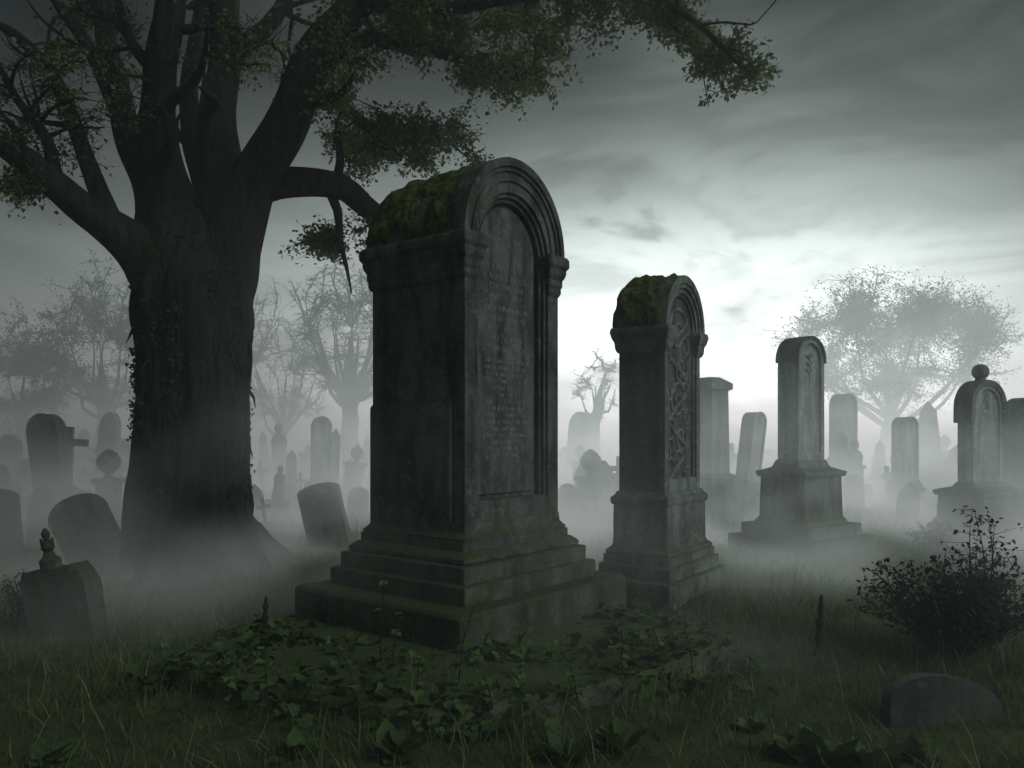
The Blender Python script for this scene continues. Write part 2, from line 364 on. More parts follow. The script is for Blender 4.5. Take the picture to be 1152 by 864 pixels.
def pedestal_stone(X,Y,yaw,w,d,zt,zped,zbase,zlow,bw,pw,mat,matp,label,ball=False,name='grave_monument',tilt=(0,0),hood=False,relief=None,cornice=False):
    e=thing(name,(X,Y,0),yaw,tilt,label=label,cat='gravestone')
    b=MB(); b.loft([(-.15,bw,bw*.85),(zlow*.55,bw,bw*.85),(zlow*.58,bw*.99,bw*.84),(zlow*.585,bw*.82,bw*.70),(zlow,bw*.82,bw*.70),(zlow+.01,bw*.81,bw*.69),(zlow+.012,pw*1.1,pw*.9)],0.012); b.obj('stepped_plinth',mat,e,disp=.014,levels=2)
    b=MB(); b.loft([(zlow+.01,pw*1.1,pw*.9),(zlow+.06,pw*1.08,pw*.88),(zlow+.1,pw*1.0,pw*.8),(zbase,pw*.97,pw*.77),(zbase+.01,pw*1.04,pw*.84),(zbase+.04,pw*1.08,pw*.88),(zbase+.08,pw*1.08,pw*.88),(zbase+.10,pw*.95,pw*.75),(zbase+.14,w*1.25,d*1.3),(zped,w*1.08,d*1.12)],0.01); b.obj('pedestal',mat,e,disp=.012,levels=2)
    rise=w*1.05; zs=zt-rise
    b=MB(); b.slab(w,zped-.02,zs,rise,-d*.8,d); b.obj('shaft',matp,e,disp=.006,levels=2)
    b=MB(); b.archring(w*1.02,w*.78,zped,zs,rise*1.03,rise*.8,-d,-d*.78,nv=4); b.loft([(zped+.002,w*.785,.03),(zped+.1,w*.785,.03)],.003,cy=-d+.036)
    b.obj('panel_frame',matp,e,disp=.004,levels=1)
    if cornice:
        b=MB(); b.archring(w*1.12,w*.98,zs-.02,zs,rise*1.12,rise*1.0,-d*1.12,d*1.08); b.obj('arch_moulding',mat,e,disp=.004,levels=1)
    if hood:
        b=MB(); b.archring(w*1.22,w*.95,zs-.22,zs,rise*1.2,rise*.97,-d*1.15,d*1.1); b.obj('arch_hood',mat,e,disp=.005,levels=1)
        zt2=zs+rise*1.2
    else: zt2=zt
    if ball:
        b=MB(); R=.115; b.lathe([(.09,zt2-.03),(.07,zt2+.02)]+[(R*math.sin(a)+.001,zt2+.02+R*.9-R*math.cos(a)) for a in [math.pi*(.2+.8*i/12) for i in range(13)]]); b.obj('ball_finial',mat,e)
    if relief:
        b=MB(); z0=zs+.02
        b.tube([(0,-d*.8,z0-.35),(0,-d*.84,z0-.1),(0,-d*.84,z0+.1)],[.012,.014,.006],6)
        for s in(-1,1):
            for q in range(3): b.tube([(0,-d*.82,z0-.2+q*.1),(s*.05,-d*.86,z0-.15+q*.1),(s*.11,-d*.82,z0-.13+q*.1)],[.006,.022,.003],6)
        b.obj('leaf_relief',matp,e)
    return e
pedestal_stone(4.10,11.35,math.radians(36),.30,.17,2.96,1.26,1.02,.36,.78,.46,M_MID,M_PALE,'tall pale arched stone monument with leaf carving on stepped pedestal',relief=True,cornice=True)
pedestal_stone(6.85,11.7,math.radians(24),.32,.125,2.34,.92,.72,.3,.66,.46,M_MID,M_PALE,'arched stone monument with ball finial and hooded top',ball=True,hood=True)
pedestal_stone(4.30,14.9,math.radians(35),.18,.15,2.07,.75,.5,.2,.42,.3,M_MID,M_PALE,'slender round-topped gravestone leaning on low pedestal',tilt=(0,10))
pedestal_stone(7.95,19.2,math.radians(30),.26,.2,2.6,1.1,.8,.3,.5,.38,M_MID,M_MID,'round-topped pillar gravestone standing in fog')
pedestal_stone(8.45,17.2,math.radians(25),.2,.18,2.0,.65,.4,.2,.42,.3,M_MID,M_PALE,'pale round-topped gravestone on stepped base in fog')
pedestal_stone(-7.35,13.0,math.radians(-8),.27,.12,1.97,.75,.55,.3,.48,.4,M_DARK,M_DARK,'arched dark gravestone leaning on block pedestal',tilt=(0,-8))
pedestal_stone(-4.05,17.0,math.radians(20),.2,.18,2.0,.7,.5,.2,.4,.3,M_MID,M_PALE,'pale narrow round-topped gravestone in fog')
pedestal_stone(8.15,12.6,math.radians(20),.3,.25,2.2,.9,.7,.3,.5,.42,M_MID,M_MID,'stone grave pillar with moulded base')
e=thing('cross_gravestone',(-7.52,13.45,0),.1,(0,3),label='weathered stone cross on block beside an arched gravestone',cat='gravestone')
b=MB(); b.loft([(-.1,.26,.26),(.45,.24,.24),(.47,.17,.17),(.7,.15,.15)]); b.obj('pedestal',M_MID,e,disp=.01,levels=2)
b=MB(); b.loft([(.68,.07,.055),(1.75,.055,.045)]); b.loft([(1.43,.30,.042),(1.55,.30,.042)]); b.obj('cross',M_MID,e,disp=.008,levels=1)

def obelisk(X,Y,w,ht,yaw,label,mat=M_MID,taper=.72,cap=True,tilt=(0,0)):
    e=thing('obelisk',(X,Y,0),yaw,tilt,label=label,cat='obelisk')
    b=MB(); b.loft([(-.15,w*1.9,w*1.9),(.22,w*1.9,w*1.9),(.24,w*1.5,w*1.5),(.45,w*1.5,w*1.5),(.5,w*1.25,w*1.25),(.8,w*1.2,w*1.2),(.83,w*1.35,w*1.35),(.88,w*1.3,w*1.3),(.92,w*1.05,w*1.05)]); b.obj('pedestal',mat,e,disp=.01,levels=2)
    b=MB(); b.loft([(.9,w,w),(ht-w*1.1,w*taper,w*taper),(ht,w*.08,w*.08)]) if cap else b.loft([(.9,w,w),(ht-.25,w*taper,w*taper),(ht-.22,w*1.15,w*1.15),(ht-.12,w*1.15,w*1.15),(ht,w*.5,w*.5)])
    b.obj('shaft',mat,e,disp=.012,levels=3)
obelisk(3.62,14.6,.25,2.66,.6,'weathered square stone pillar with worn cap',cap=False,taper=.92)
obelisk(11.6,22.3,.26,2.55,.3,'slim pale obelisk standing in fog',taper=.6)

def headstone(X,Y,w,h,d=.09,yaw=0,tilt=(0,0),kind='round',label='',mat=M_MID,plinth=True,group=None):
    e=thing('headstone',(X,Y,gz(X,Y)),yaw,tilt,label=label,cat='gravestone',group=group)
    b=MB()
    if kind=='round': b.slab(w,-.25,h-w*.75,w*.75,-d,d)
    elif kind=='low': b.slab(w,-.25,h-w*.35,w*.35,-d,d)
    elif kind=='dome': b.slab(w,-.25,h-w*.62,w*.62,-d,d,p=2.2)
    b.obj('slab',mat,e,disp=.02 if kind!='dome' else .003,levels=3,tsize=.2)
    if kind=='round':
        b=MB(); b.archring(w*.82,w*.74,h*.25,h-w*.78,w*.56,w*.5,-d-.012,-d+.01,nv=2); b.obj('carved_border',mat,e)
    if plinth:
        b=MB(); b.loft([(-.1,w*1.3,d*2.2),(.12,w*1.3,d*2.2),(.15,w*1.2,d*1.9)],.02); b.obj('plinth',mat,e,disp=.02,levels=2)
    return e
headstone(-4.66,9.25,.31,1.02,.08,math.radians(8),(4,-23),'round','round-topped dark headstone leaning sideways beside tree',M_DARK,plinth=False)
headstone(-2.62,11.6,.3,.95,.08,math.radians(-6),(3,-12),'low','square dark headstone leaning sideways in misty grass',M_MID,plinth=False)
headstone(-6.3,9.7,.34,.98,.1,math.radians(5),(0,-5),'low','dark block headstone standing in grass',M_DARK)
headstone(2.39,4.45,.30,.245,.06,math.radians(-4),(-8,3),'dome','low sunken rounded gravestone half buried in grass',M_SMOOTH,plinth=False)
e=thing('headstone',(-3.62,6.55,gz(-3.68,6.55)-.02),math.radians(-14),(3,-9),label='squat broken dark gravestone topped with small carved finial',cat='gravestone')
b=MB(); b.prism([(-.31,-.2),(-.31,.52),(-.27,.58),(-.08,.61),(.10,.57),(.22,.61),(.28,.54),(.31,.44),(.31,-.2)],-.09,.09); b.obj('slab',M_DARK,e,disp=.07,levels=3,tsize=.2)
b=MB(); b.lathe([(.08,.58),(.085,.66),(.05,.69),(.035,.73),(.055,.76),(.045,.80),(.02,.82),(.03,.85),(.035,.88),(.012,.92)],-.06,0,12)
for s in(-1,1): b.tube([(-.06,0,.78),(-.06+s*.05,0,.80),(-.06+s*.06,0,.84)],[.02,.02,.008],6)
b.obj('finial',M_DARK,e,disp=.012,levels=1)
def urn(X,Y,h,label,w=.24,s=1.0):
    e=thing('urn_monument',(X,Y,0),.3,label=label,cat='gravestone')
    b=MB(); b.loft([(-.1,w*1.5,w*1.5),(.2,w*1.5,w*1.5),(.25,w,w),(h-.72*s,w*.9,w*.9),(h-.68*s,w*1.2,w*1.2),(h-.6*s,w*1.2,w*1.2)]); b.obj('column',M_MID,e,disp=.01,levels=2)
    b=MB(); b.lathe([(.16*s,h-.6*s),(.07*s,h-.54*s),(.07*s,h-.5*s),(.2*s,h-.38*s),(.24*s,h-.25*s),(.2*s,h-.15*s),(.16*s,h-.13*s),(.18*s,h-.1*s),(.1*s,h-.05*s),(.04*s,h)],n=20); b.obj('urn',M_MID,e)
urn(-6.55,13.0,1.38,'stone urn on short square column in fog',w=.19,s=.8)
urn(-6.3,16.2,1.6,'weathered stone urn on square column in mist')
urn(1.72,17.5,1.3,'small stone urn on column in mist')
for (px,pb,pt,lab) in [(297,732,676,'short dark ornate iron grave stake in grass'),(920,734,664,'thin dark rusted iron stake standing in grass')]:
    Y=1440/(pb-490); X=(px-576)/F*Y; hh=(pb-pt)/F*Y
    b=MB(); pr=[(.035,-.05),(.03,0)]
    for k in range(12):
        z=hh*(k+.5)/12; pr.append(((.036 if k%3==0 else .02)*(1-.5*k/12)+.004*random.random(),z))
    pr.append((.004,hh)); b.lathe(pr,n=8)
    o=b.obj('grave_marker',M_IRON,disp=.01); o.location=(X,Y,gz(X,Y)); o['label']=lab; o['category']='stake'; o.rotation_euler=(.03,.05,0)
P=[(-.42,4.22),(-1.3,4.62),(-2.1,5.0),(-2.25,5.3),(-1.9,6.1),(-1.4,6.9),(.2,7.4),(1.3,6.6),(1.55,5.75),(.9,5.05),(.3,4.6)]
b=MB(); n=len(P)
SCX=sum(p[0] for p in P)/n; SCY=sum(p[1] for p in P)/n
SZ=.13
for z,s in [(-.15,1.0),(SZ-.03,1.0),(SZ-.005,.99),(SZ,.96),(SZ+.002,.6),(SZ+.004,.3)]:
    for x,y in P: b.v.append((SCX+(x-SCX)*s,SCY+(y-SCY)*s,z))
for j in range(5):
    for k in range(n): b.f.append([j*n+k,j*n+(k+1)%n,(j+1)*n+(k+1)%n,(j+1)*n+k])
b.f.append(list(range(5*n,6*n)))
M_SLAB=stone_mat('mossy_slab',(0.03,0.034,0.03),(0.15,0.16,0.14),0.8,1.2,mosscol=(.045,.068,.018))
o=b.obj('stone_slab',M_SLAB,disp=.07,levels=3,tsize=.25); o['label']='broad low mossy stone slab overgrown with ivy'; o['category']='stone slab'
slabP=P
def inslab(x,y):
    c=False; j=len(slabP)-1
    for i in range(len(slabP)):
        xi,yi=slabP[i]; xj,yj=slabP[j]
        if (yi>y)!=(yj>y) and x<(xj-xi)*(y-yi)/(yj-yi)+xi: c=not c
        j=i
    return c
def nearslab(x,y): return inslab(SCX+(x-SCX)/1.07,SCY+(y-SCY)/1.09)
# ------------------------------------------------------------ distant stones
def proto(kind):
    b=MB()
    if kind==0: b.slab(.3,-.2,.8,.28,-.08,.08); b.loft([(-.1,.4,.18),(.15,.4,.18)],.02)
    if kind==1: b.loft([(-.1,.4,.4),(.3,.4,.4),(.32,.3,.3),(.7,.28,.28),(.72,.2,.2),(1.9,.13,.13),(2.1,.01,.01)])
    if kind==2:
        b.loft([(-.1,.36,.25),(.25,.36,.25),(.28,.25,.18),(.42,.25,.18)]); b.loft([(.4,.08,.06),(1.35,.07,.055)]); 
        b.prism([(-.3,.95),(.3,.95),(.3,1.09),(-.3,1.09)],-.052,.052)
    if kind==3: b.slab(.26,-.2,1.1,.3,-.1,.1); b.loft([(-.1,.42,.25),(.3,.4,.23),(.34,.32,.16)],.02)
    if kind==4: b.loft([(-.1,.36,.36),(.3,.36,.36),(.34,.26,.26),(1.0,.25,.25),(1.04,.33,.33),(1.1,.33,.33)]); b.lathe([(.14,1.1),(.06,1.16),(.18,1.3),(.2,1.42),(.12,1.52),(.03,1.6)],n=14)
    if kind==5:
        P=[(-.3,-.2),(-.3,.7),(-.22,.85),(0,1.05),(.22,.85),(.3,.7),(.3,-.2)]; b.prism(P,-.08,.08)
    if kind==6:
        b.loft([(-.1,.35,.35),(.5,.33,.33),(.55,.27,.27)]); b.lathe([(.2,.5),(.22,.7),(.17,1.0),(.2,1.2),(.15,1.32),(.06,1.37),(.1,1.42),(.11,1.5),(.07,1.58),(.01,1.6)],n=14)
    o=b.obj('headstone',M_FAR,disp=.02,levels=1,tsize=.3)
    return o
labs=['round-topped headstone fading into fog','obelisk gravestone fading into fog','stone cross gravestone fading into fog','round-topped headstone on plinth in fog','urn-topped grave pillar in fog','pointed headstone fading into fog','draped statue-like grave monument in fog']
protos=[proto(k) for k in range(7)]
rr=random.Random(21)
specs=[]
for px,pt,Y,k in [(115,460,20,3),(150,492,22,0),(30,515,17,0),(5,490,19,3),(315,474,21,6),(300,483,24,1),(340,505,22,6),(320,540,17,0),(338,530,18,2),(402,545,15,0),(290,525,20,0),(410,512,24,1),(645,462,24,3),(660,515,19,5),(682,518,18,5),(657,566,13.5,5),(640,500,26,3),(1075,495,22,5),(1063,505,24,2),(962,533,16,0),(950,545,17,2),(1145,520,17,0),(1127,505,20,5),(18,470,26,1),(92,480,26,4),(290,545,15,5),(0,520,14,0),(375,560,19,0),(390,540,21,2),(130,515,18,4),(1137,450,25,1),(905,500,26,4),(865,505,27,0),(640,540,16.5,0),(700,535,20,6),(45,540,12,5),(300,560,13.5,2),(350,540,15.5,4),(670,545,15,2),(1000,520,19,2),(655,500,21,4),(985,505,24,6),(310,520,16,6),(325,505,18,1),(395,500,19,4),(60,515,18,6),(20,545,13,2),(1020,540,15,5),(860,545,17,0),(1095,530,17,1)]:
    X=(px-576)/F*Y; specs.append((X,Y,k,1.6+(490-pt)/F*Y))
for i in range(75):
    Y=rr.uniform(17,30); px=rr.uniform(-60,1210); specs.append(((px-576)/F*Y,Y,rr.randint(0,6),None))
hts=[1.08,2.1,1.35,1.4,1.6,1.05,1.6]
for X,Y,k,h in specs:
    p=protos[k]
    o=p.copy(); col.objects.link(o)
    s=(h/hts[k]) if h else rr.uniform(.7,1.15)
    s=max(.45,min(2.0,s))
    o.location=(X,Y,gz(X,Y)-.03); o.scale=(min(s,1.15)*rr.uniform(.75,1.05),min(s,1.1),s); o.rotation_euler=(rr.uniform(-.06,.06),rr.uniform(-.14,.14),rr.uniform(-.6,.9))
    o['label']=labs[k]; o['category']='gravestone'; o['group']='distant gravestones in the fog'
for p in protos: bpy.data.objects.remove(p)

# ------------------------------------------------------------ trees
def build_tree(name,base,limbs,clumps,label,bark,leafm,leafsize,twigs=9,seed=1,flute=.05,twig_r=.012,sides=10,trunk_extra=None,step=.18,subs=0,spread=.13):
    r=random.Random(seed); nr=np.random.default_rng(seed)
    e=thing(name,base,0,label=label,cat='tree'); B=Vector(base)
    t=MB(); skel=[]
    for li,(pts,rad) in enumerate(limbs):
        cp,tt=chain([Vector(p)-B for p in pts],step)
        rs=[]
        for k,x in enumerate(tt):
            i=min(int(x),len(rad)-2); f=x-i; rs.append(rad[i]*(1-f)+rad[i+1]*f)
        cp2=[]
        for k,p in enumerate(cp):
            j=noise.noise_vector(p*0.9+Vector((li*3.1,0,0)))*(0.6*rs[k]+.05); cp2.append(p+(j if k>0 else j*0))
        n=sides if max(rs)<.12 else 24
        t.tube(cp2,rs,n,flute,5,li*1.7)
        for p,rr_ in zip(cp2,rs): skel.append((p,rr_))
        for q in range(subs):
            i=r.randint(len(cp2)//3,len(cp2)-2); s=cp2[i]; tg=(cp2[i+1]-cp2[i-1]).normalized()
            d=(tg*.6+Vector((r.gauss(0,.7),r.gauss(0,.7),r.gauss(.15,.6)))).normalized(); l=r.uniform(.7,1.7)
            P=[s]; 
            for _ in range(4):
                d=(d+Vector((r.gauss(0,.25),r.gauss(0,.25),r.gauss(.02,.25)))).normalized(); P.append(P[-1]+d*l/4)
            cc,_t=chain(P,.12); r0=rs[i]*.45; m=len(cc)
            rr2=[max(.006,r0*(1-.85*z/(m-1))) for z in range(m)]
            t.tube(cc,rr2,8)
            for p,q2 in zip(cc,rr2): skel.append((p,q2))
    if trunk_extra: trunk_extra(t,B)
    SP=np.array([tuple(p) for p,_ in skel]); SR=np.array([q for _,q in skel])
    lp=[];ls=[]
    for c,cr,nl in clumps:
        c=Vector(c)-B
        d=np.linalg.norm(SP-np.array(c),axis=1)+np.maximum(0,SP[:,2]-c.z)*.5+(SR>.3)*.6
        k=int(np.argmin(d)); a=Vector(SP[k]); L=(c-a).length
        r0=min(SR[k]*.75,.010+L*.022*(twig_r/.012)); r1=twig_r*.6
        mid=(a+c)/2+Vector((r.uniform(-1,1),r.uniform(-1,1),r.uniform(-.2,1)))*L*.15
        P,_=chain([a,mid,c],max(.08,L/8)); m=len(P)
        P=[p+noise.noise_vector(p*3)*.04*L for p in P]; P[0]=a
        t.tube(P,[r0+(r1-r0)*i/(m-1) for i in range(m)],6)
        for q in range(twigs):
            i=r.randint(m//3,m-1); s=P[i]
            dv=Vector((r.gauss(0,1),r.gauss(0,1),r.gauss(0.15,.7))).normalized()
            l=cr*r.uniform(.6,1.35); p1=s+dv*l*.5+Vector((0,0,r.uniform(-.1,.12)))*l; p2=p1+(dv+Vector((r.uniform(-.6,.6),r.uniform(-.6,.6),r.uniform(-.5,.4)))).normalized()*l*.55
            t.tube([s,p1,p2],[twig_r*.45,twig_r*.3,twig_r*.12],4)
            if r.random()<.7:
                p3=p1+Vector((r.gauss(0,1),r.gauss(0,1),r.gauss(0,.7))).normalized()*l*.45; t.tube([p1,p3],[twig_r*.25,twig_r*.1],3)
            nn=int(nl/twigs)
            for _ in range(nn):
                f=r.random(); pp=(s.lerp(p1,f*2) if f<.5 else p1.lerp(p2,f*2-1)); g=cr*spread
                lp.append((pp.x+r.gauss(0,g),pp.y+r.gauss(0,g),pp.z+r.gauss(0,g*.8)))
    t.obj('trunk',bark,e,ang=180)
    if lp:
        n=len(lp); lp=np.array(lp)
        ti=np.clip(.5+.35*np.sin(lp[:,0]*2.3+lp[:,2]*3)+nr.normal(0,.22,n),0,1)
        scatter('crown',LEAF_V,LEAF_F,lp,rotmats(nr.uniform(0,6.28,n),nr.normal(-.3,.6,n),nr.normal(0,.6,n)),nr.uniform(.6,1.3,n)*leafsize,ti,leafm,e)
    return e
TY=9.6; k=TY/F
def T(px,py,dy=0): return W(px,py,TY) + Vector(((px-576)/F*dy,dy,(HY-py)/F*dy))
limbs=[
 ([T(225,345),T(180,300,-.15),T(150,276,-.3),T(105,240,-.5),T(58,206,-.8),T(0,168,-1.0),T(-70,120,-1.2),T(-150,60,-1.3)],[38,30,24,18,15,12,10,5]),
 ([T(205,350),T(178,240,.3),T(158,180,.4),T(135,100,.5),T(118,0,.8),T(105,-110,1)],[36,24,17,13,11,8]),
 ([T(212,340),T(195,220,.0),T(182,120,-.3),T(192,0,-.5),T(205,-130,-.6)],[40,27,17,15,10]),
 ([T(228,340),T(243,220,.2),T(254,100,.3),T(262,0,.5),T(275,-140,.7)],[40,27,18,16,10]),
 ([T(228,380),T(258,290,-.1),T(292,215,-.2),T(322,145,-.4),T(358,70,-.6),T(400,5,-.8),T(450,-90,-1)],[38,33,26,22,19,16,9]),
 ([T(222,340,.4),T(225,220,.9),T(215,110,1.3),T(232,0,1.6),T(240,-120,1.8)],[32,15,11,8,5]),
 ([T(258,240,-.1),T(290,210,-.15),T(330,206,-.1),T(382,215,.1),T(420,234,.5),T(470,252,1.1),T(520,250,1.4)],[16,18,16,14,12,7,4]),
 ([T(350,95,-.5),T(390,50,-.5),T(450,48,-.6),T(520,60,-.7),T(585,90,-.8)],[13,9,7,5,3]),
 ([T(400,8,-.8),T(480,10,-.9),T(560,0,-1),T(640,-12,-1.1),T(720,-5,-1.2),T(785,28,-1.3),T(838,75,-1.4)],[12,9,7,6,4,3,2]),
 ([T(312,165,-.35),T(345,110,.3),T(380,120,.8),T(430,150,1.3),T(490,150,1.7)],[12,9,8,6,3]),
 ([T(130,258,-.4),T(95,170,-.2),T(60,80,0),T(20,40,.2),T(-30,20,.3)],[12,9,7,6,3]),
 ([T(150,160,.4),T(100,60,.3),T(60,0,.2),T(30,-60,0)],[11,8,6,4]),
 ([T(60,208,-.8),T(50,150,-.9),T(20,110,-1),T(-10,60,-1)],[8,6,4,3]),
 ([T(262,60,.4),T(310,20,.6),T(340,-60,.8)],[12,9,5]),
 ([T(185,90,-.2),T(150,50,-.4),T(130,-20,-.5)],[9,6,4]),
]
limbs=[(p,[x*k for x in r]) for p,r in limbs]
rc=random.Random(5)
clumps=[]
def cl(px,py,sx,sy,n,cr=.32,nl=300,dz=.8,d0=-.5):
    for _ in range(n):
        a=rc.gauss(0,.5);c=rc.gauss(0,.5); clumps.append((T(px+a*sx,py+c*sy,d0+rc.uniform(-dz,dz)),1.15*cr*rc.uniform(.8,1.25),int(2.0*nl*rc.uniform(.6,1.2))))
cl(470,35,120,50,14); cl(560,85,66,26,8,.26,240); cl(590,30,60,25,6); cl(680,8,60,22,6,.28,260); cl(760,24,42,22,7,.26,240); cl(815,58,24,24,5,.22,200); cl(842,92,14,16,3,.18,170)
cl(400,75,45,28,5,.26,180); cl(435,160,80,32,11,.3,260,.5,1); cl(490,160,40,28,6,.28,260,.5,1.4); cl(380,165,45,16,3,.26,200,.4,1.2); cl(362,274,26,24,7,.22,190,.4,.9); cl(415,275,34,14,3,.22,160,.3,1.1)
cl(60,50,110,60,14,.34,55); cl(20,150,50,50,8,.32,60); cl(110,120,60,60,8,.32,35); cl(15,215,30,25,5,.28,90); cl(230,60,60,50,6,.3,25); cl(310,60,40,40,5,.3,45)
cl(100,-120,200,60,8,.5,60,1.5); cl(350,-130,200,50,8,.5,90,1.5); cl(600,-70,130,30,5,.4,120)
def extra(t,B):
    pts=[];rad=[]
    prof=[(655,76),(640,69),(620,63),(590,58),(540,56),(480,55),(430,55),(380,57),(345,57),(315,54),(290,45),(262,32),(240,14)]
    cp,tt=chain([T(218+ (4*math.sin(i*1.3)),py)-B for i,(py,_) in enumerate(prof)],.06)
    for x in tt:
        i=min(int(x),len(prof)-2); f=x-i; rad.append((prof[i][1]*(1-f)+prof[i+1][1]*f)*k)
    def rf(a,p):
        z=p.z
        fl=.05*math.sin(7*a+z*.5)+.035*math.sin(13*a-z*.9+1)+.05*math.sin(3*a+z*.35+2)
        fl+=.06*noise.noise(Vector((math.cos(a)*3,math.sin(a)*3,z*1.2)))+.13*abs(noise.noise(Vector((math.cos(a)*9,math.sin(a)*9,z*1.1))))+.05*noise.noise(Vector((math.cos(a)*20,math.sin(a)*20,z*3)))
        root=math.exp(-max(z,0)/.34)*(.12+.5*max(0,math.sin(6*a+.7))**1.5)
        return 1+fl+root
    t.tube(cp,rad,160,rfun=rf)
    r=random.Random(9)
    for q in range(9):
        a=q*2*math.pi/9+r.uniform(-.2,.2); L=r.uniform(.9,1.4); P=[]
        for s in range(7):
            f=s/6; rr_=.5+L*f*.75; aa=a+.25*math.sin(f*3+q); P.append(Vector((rr_*math.cos(aa),rr_*math.sin(aa),.38*(1-f)**2.2-.06*f+.02)))
        t.tube(P,[.17*(1-.85*s/6) for s in range(7)],10,.1,3,q)
    for q in range(46):
        a=r.uniform(0,6.28); P=[];Rr=[]; zt=r.uniform(1.6,3.9); w0=r.uniform(.015,.045)
        for s in range(26):
            z=zt*s/25; a+=r.gauss(0,.07); base=.60+.26*math.exp(-z/.35)-(.0 if z<3 else (z-3)*.12)
            P.append(Vector(((base+r.uniform(-.015,.02))*math.cos(a),(base+r.uniform(-.015,.02))*math.sin(a),z))); Rr.append(w0*(1-.6*s/25)*r.uniform(.8,1.25))
        t.tube(P,Rr,6)
    for q in range(120):
        z=r.uniform(.5,3.5); a=math.pi+r.uniform(-1.3,1.3) if q%3 else r.uniform(-1.2,.6); R0=.62
        p=Vector((R0*math.cos(a),R0*math.sin(a),z)); P=[p]
        for s in range(4): P.append(P[-1]+Vector((math.cos(a)*.016+r.uniform(-.03,.03),r.uniform(-.03,.03),-.06)))
        t.tube(P,[.014,.02,.017,.01,.003],5)
Bt=W(218,640,TY); Bt.z=0
te=build_tree('oak_tree',tuple(Bt),limbs,clumps,'massive old dark tree with thick gnarled trunk and spreading leafy limbs',M_BARK,M_LEAF,.056,twigs=14,seed=4,flute=.05,trunk_extra=extra,step=.12,subs=5,spread=.17)
nr=np.random.default_rng(44); n=11000
aa=nr.normal(math.pi+.1,1.3,n); zz=nr.uniform(.1,3.9,n)
kk=(np.sin(zz*3.1+aa*4)+np.sin(zz*7.3-aa*3))>.1; aa,zz=aa[kk],zz[kk]; n=len(aa); rad=.635+nr.normal(0,.035,n)+.22*np.exp(-zz/.38)
scatter('climbing_ivy',IVY_V,IVY_F,np.stack([rad*np.cos(aa),rad*np.sin(aa),zz],1),rotmats(aa+nr.normal(1.57,.5,n),nr.normal(-1.2,.5,n),nr.normal(0,.5,n)),nr.uniform(.02,.055,n),nr.uniform(0,.3,n),M_IVY,te)

def far_tree(px,Y,top,halfpx,label,seed,leaf=160,fork=.35,flat=.45,nl=7,nc=40,lean=0,ls=.09,r0=.3,name='bare_tree',cz=.72,spread=.12,cs=.22,low=.12):
    r=random.Random(seed); X=(px-576)/F*Y; base=Vector((X,Y,-.1)); Ht=1.6+(490-top)/F*Y; hw=halfpx/F*Y
    fk=base+Vector((lean*Ht*fork,0,Ht*fork)); limbs=[([base,base.lerp(fk,.5)+Vector((r.uniform(-.1,.1),0,0)),fk,fk+Vector((r.uniform(-.3,.3),0,Ht*.22))],[r0*1.35,r0,r0*.7,r0*.1])]
    for i in range(nl):
        a=2*math.pi*i/nl+r.uniform(-.3,.3); q=r.uniform(.45,.85)
        e=Vector((X+math.cos(a)*hw*q,Y+math.sin(a)*hw*q*.8,Ht*(cz+r.uniform(-.02,.22)*(1-q*.5)))); s=base.lerp(fk,r.uniform(.65,1))
        m=s.lerp(e,.5)+Vector((math.cos(a)*.1*hw,0,-.02*Ht+r.uniform(-.3,.3)))
        limbs.append(([s,m,e],[r0*.42,r0*.22,r0*.08]))
    cls=[]
    for i in range(nc):
        a=r.uniform(0,6.28); q=math.sqrt(r.random()); zz=Ht*(cz+(1-cz)*math.sqrt(max(0,1-q*q))*r.uniform(.35,.97))
        if r.random()<.3: zz=Ht*(cz-low*r.random())
        cls.append((Vector((X+math.cos(a)*hw*q*.95,Y+math.sin(a)*hw*q*.8,zz)),hw*cs*r.uniform(.7,1.3)+.15,leaf))
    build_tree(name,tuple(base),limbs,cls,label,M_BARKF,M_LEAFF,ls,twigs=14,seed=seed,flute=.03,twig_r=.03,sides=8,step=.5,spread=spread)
far_tree(1003,29,300,122,'wide umbrella-shaped tree standing in bright fog',31,leaf=380,fork=.32,nl=12,nc=130,r0=.26,name='spreading_tree',cz=.58,ls=.08,spread=.12,cs=.2,low=.18)
far_tree(118,30,282,82,'pale leafy tree fading into fog',32,leaf=200,fork=.35,nl=10,nc=60,r0=.25,name='misty_tree',cz=.45)
far_tree(25,28,345,72,'leafy tree fading into fog',33,leaf=240,fork=.4,nl=9,nc=44,r0=.18,name='misty_tree',cz=.5)
far_tree(398,25,262,66,'bare tree with thick trunk and twisting limbs in fog',34,leaf=14,fork=.42,nl=16,nc=90,r0=.28,name='bare_tree',cz=.5,lean=-.04)
far_tree(318,28,305,58,'bare thin tree fading into fog',35,leaf=14,fork=.3,nl=12,nc=70,r0=.18,name='bare_tree',cz=.42)
far_tree(672,26,365,26,'stunted bare tree with broken spike limb in fog',36,leaf=14,fork=.5,nl=8,nc=20,r0=.2,name='bare_tree',cz=.5)
far_tree(460,30,310,60,'bare tree fading into fog',37,leaf=14,fork=.4,nl=10,nc=50,r0=.22,name='bare_tree',cz=.5)

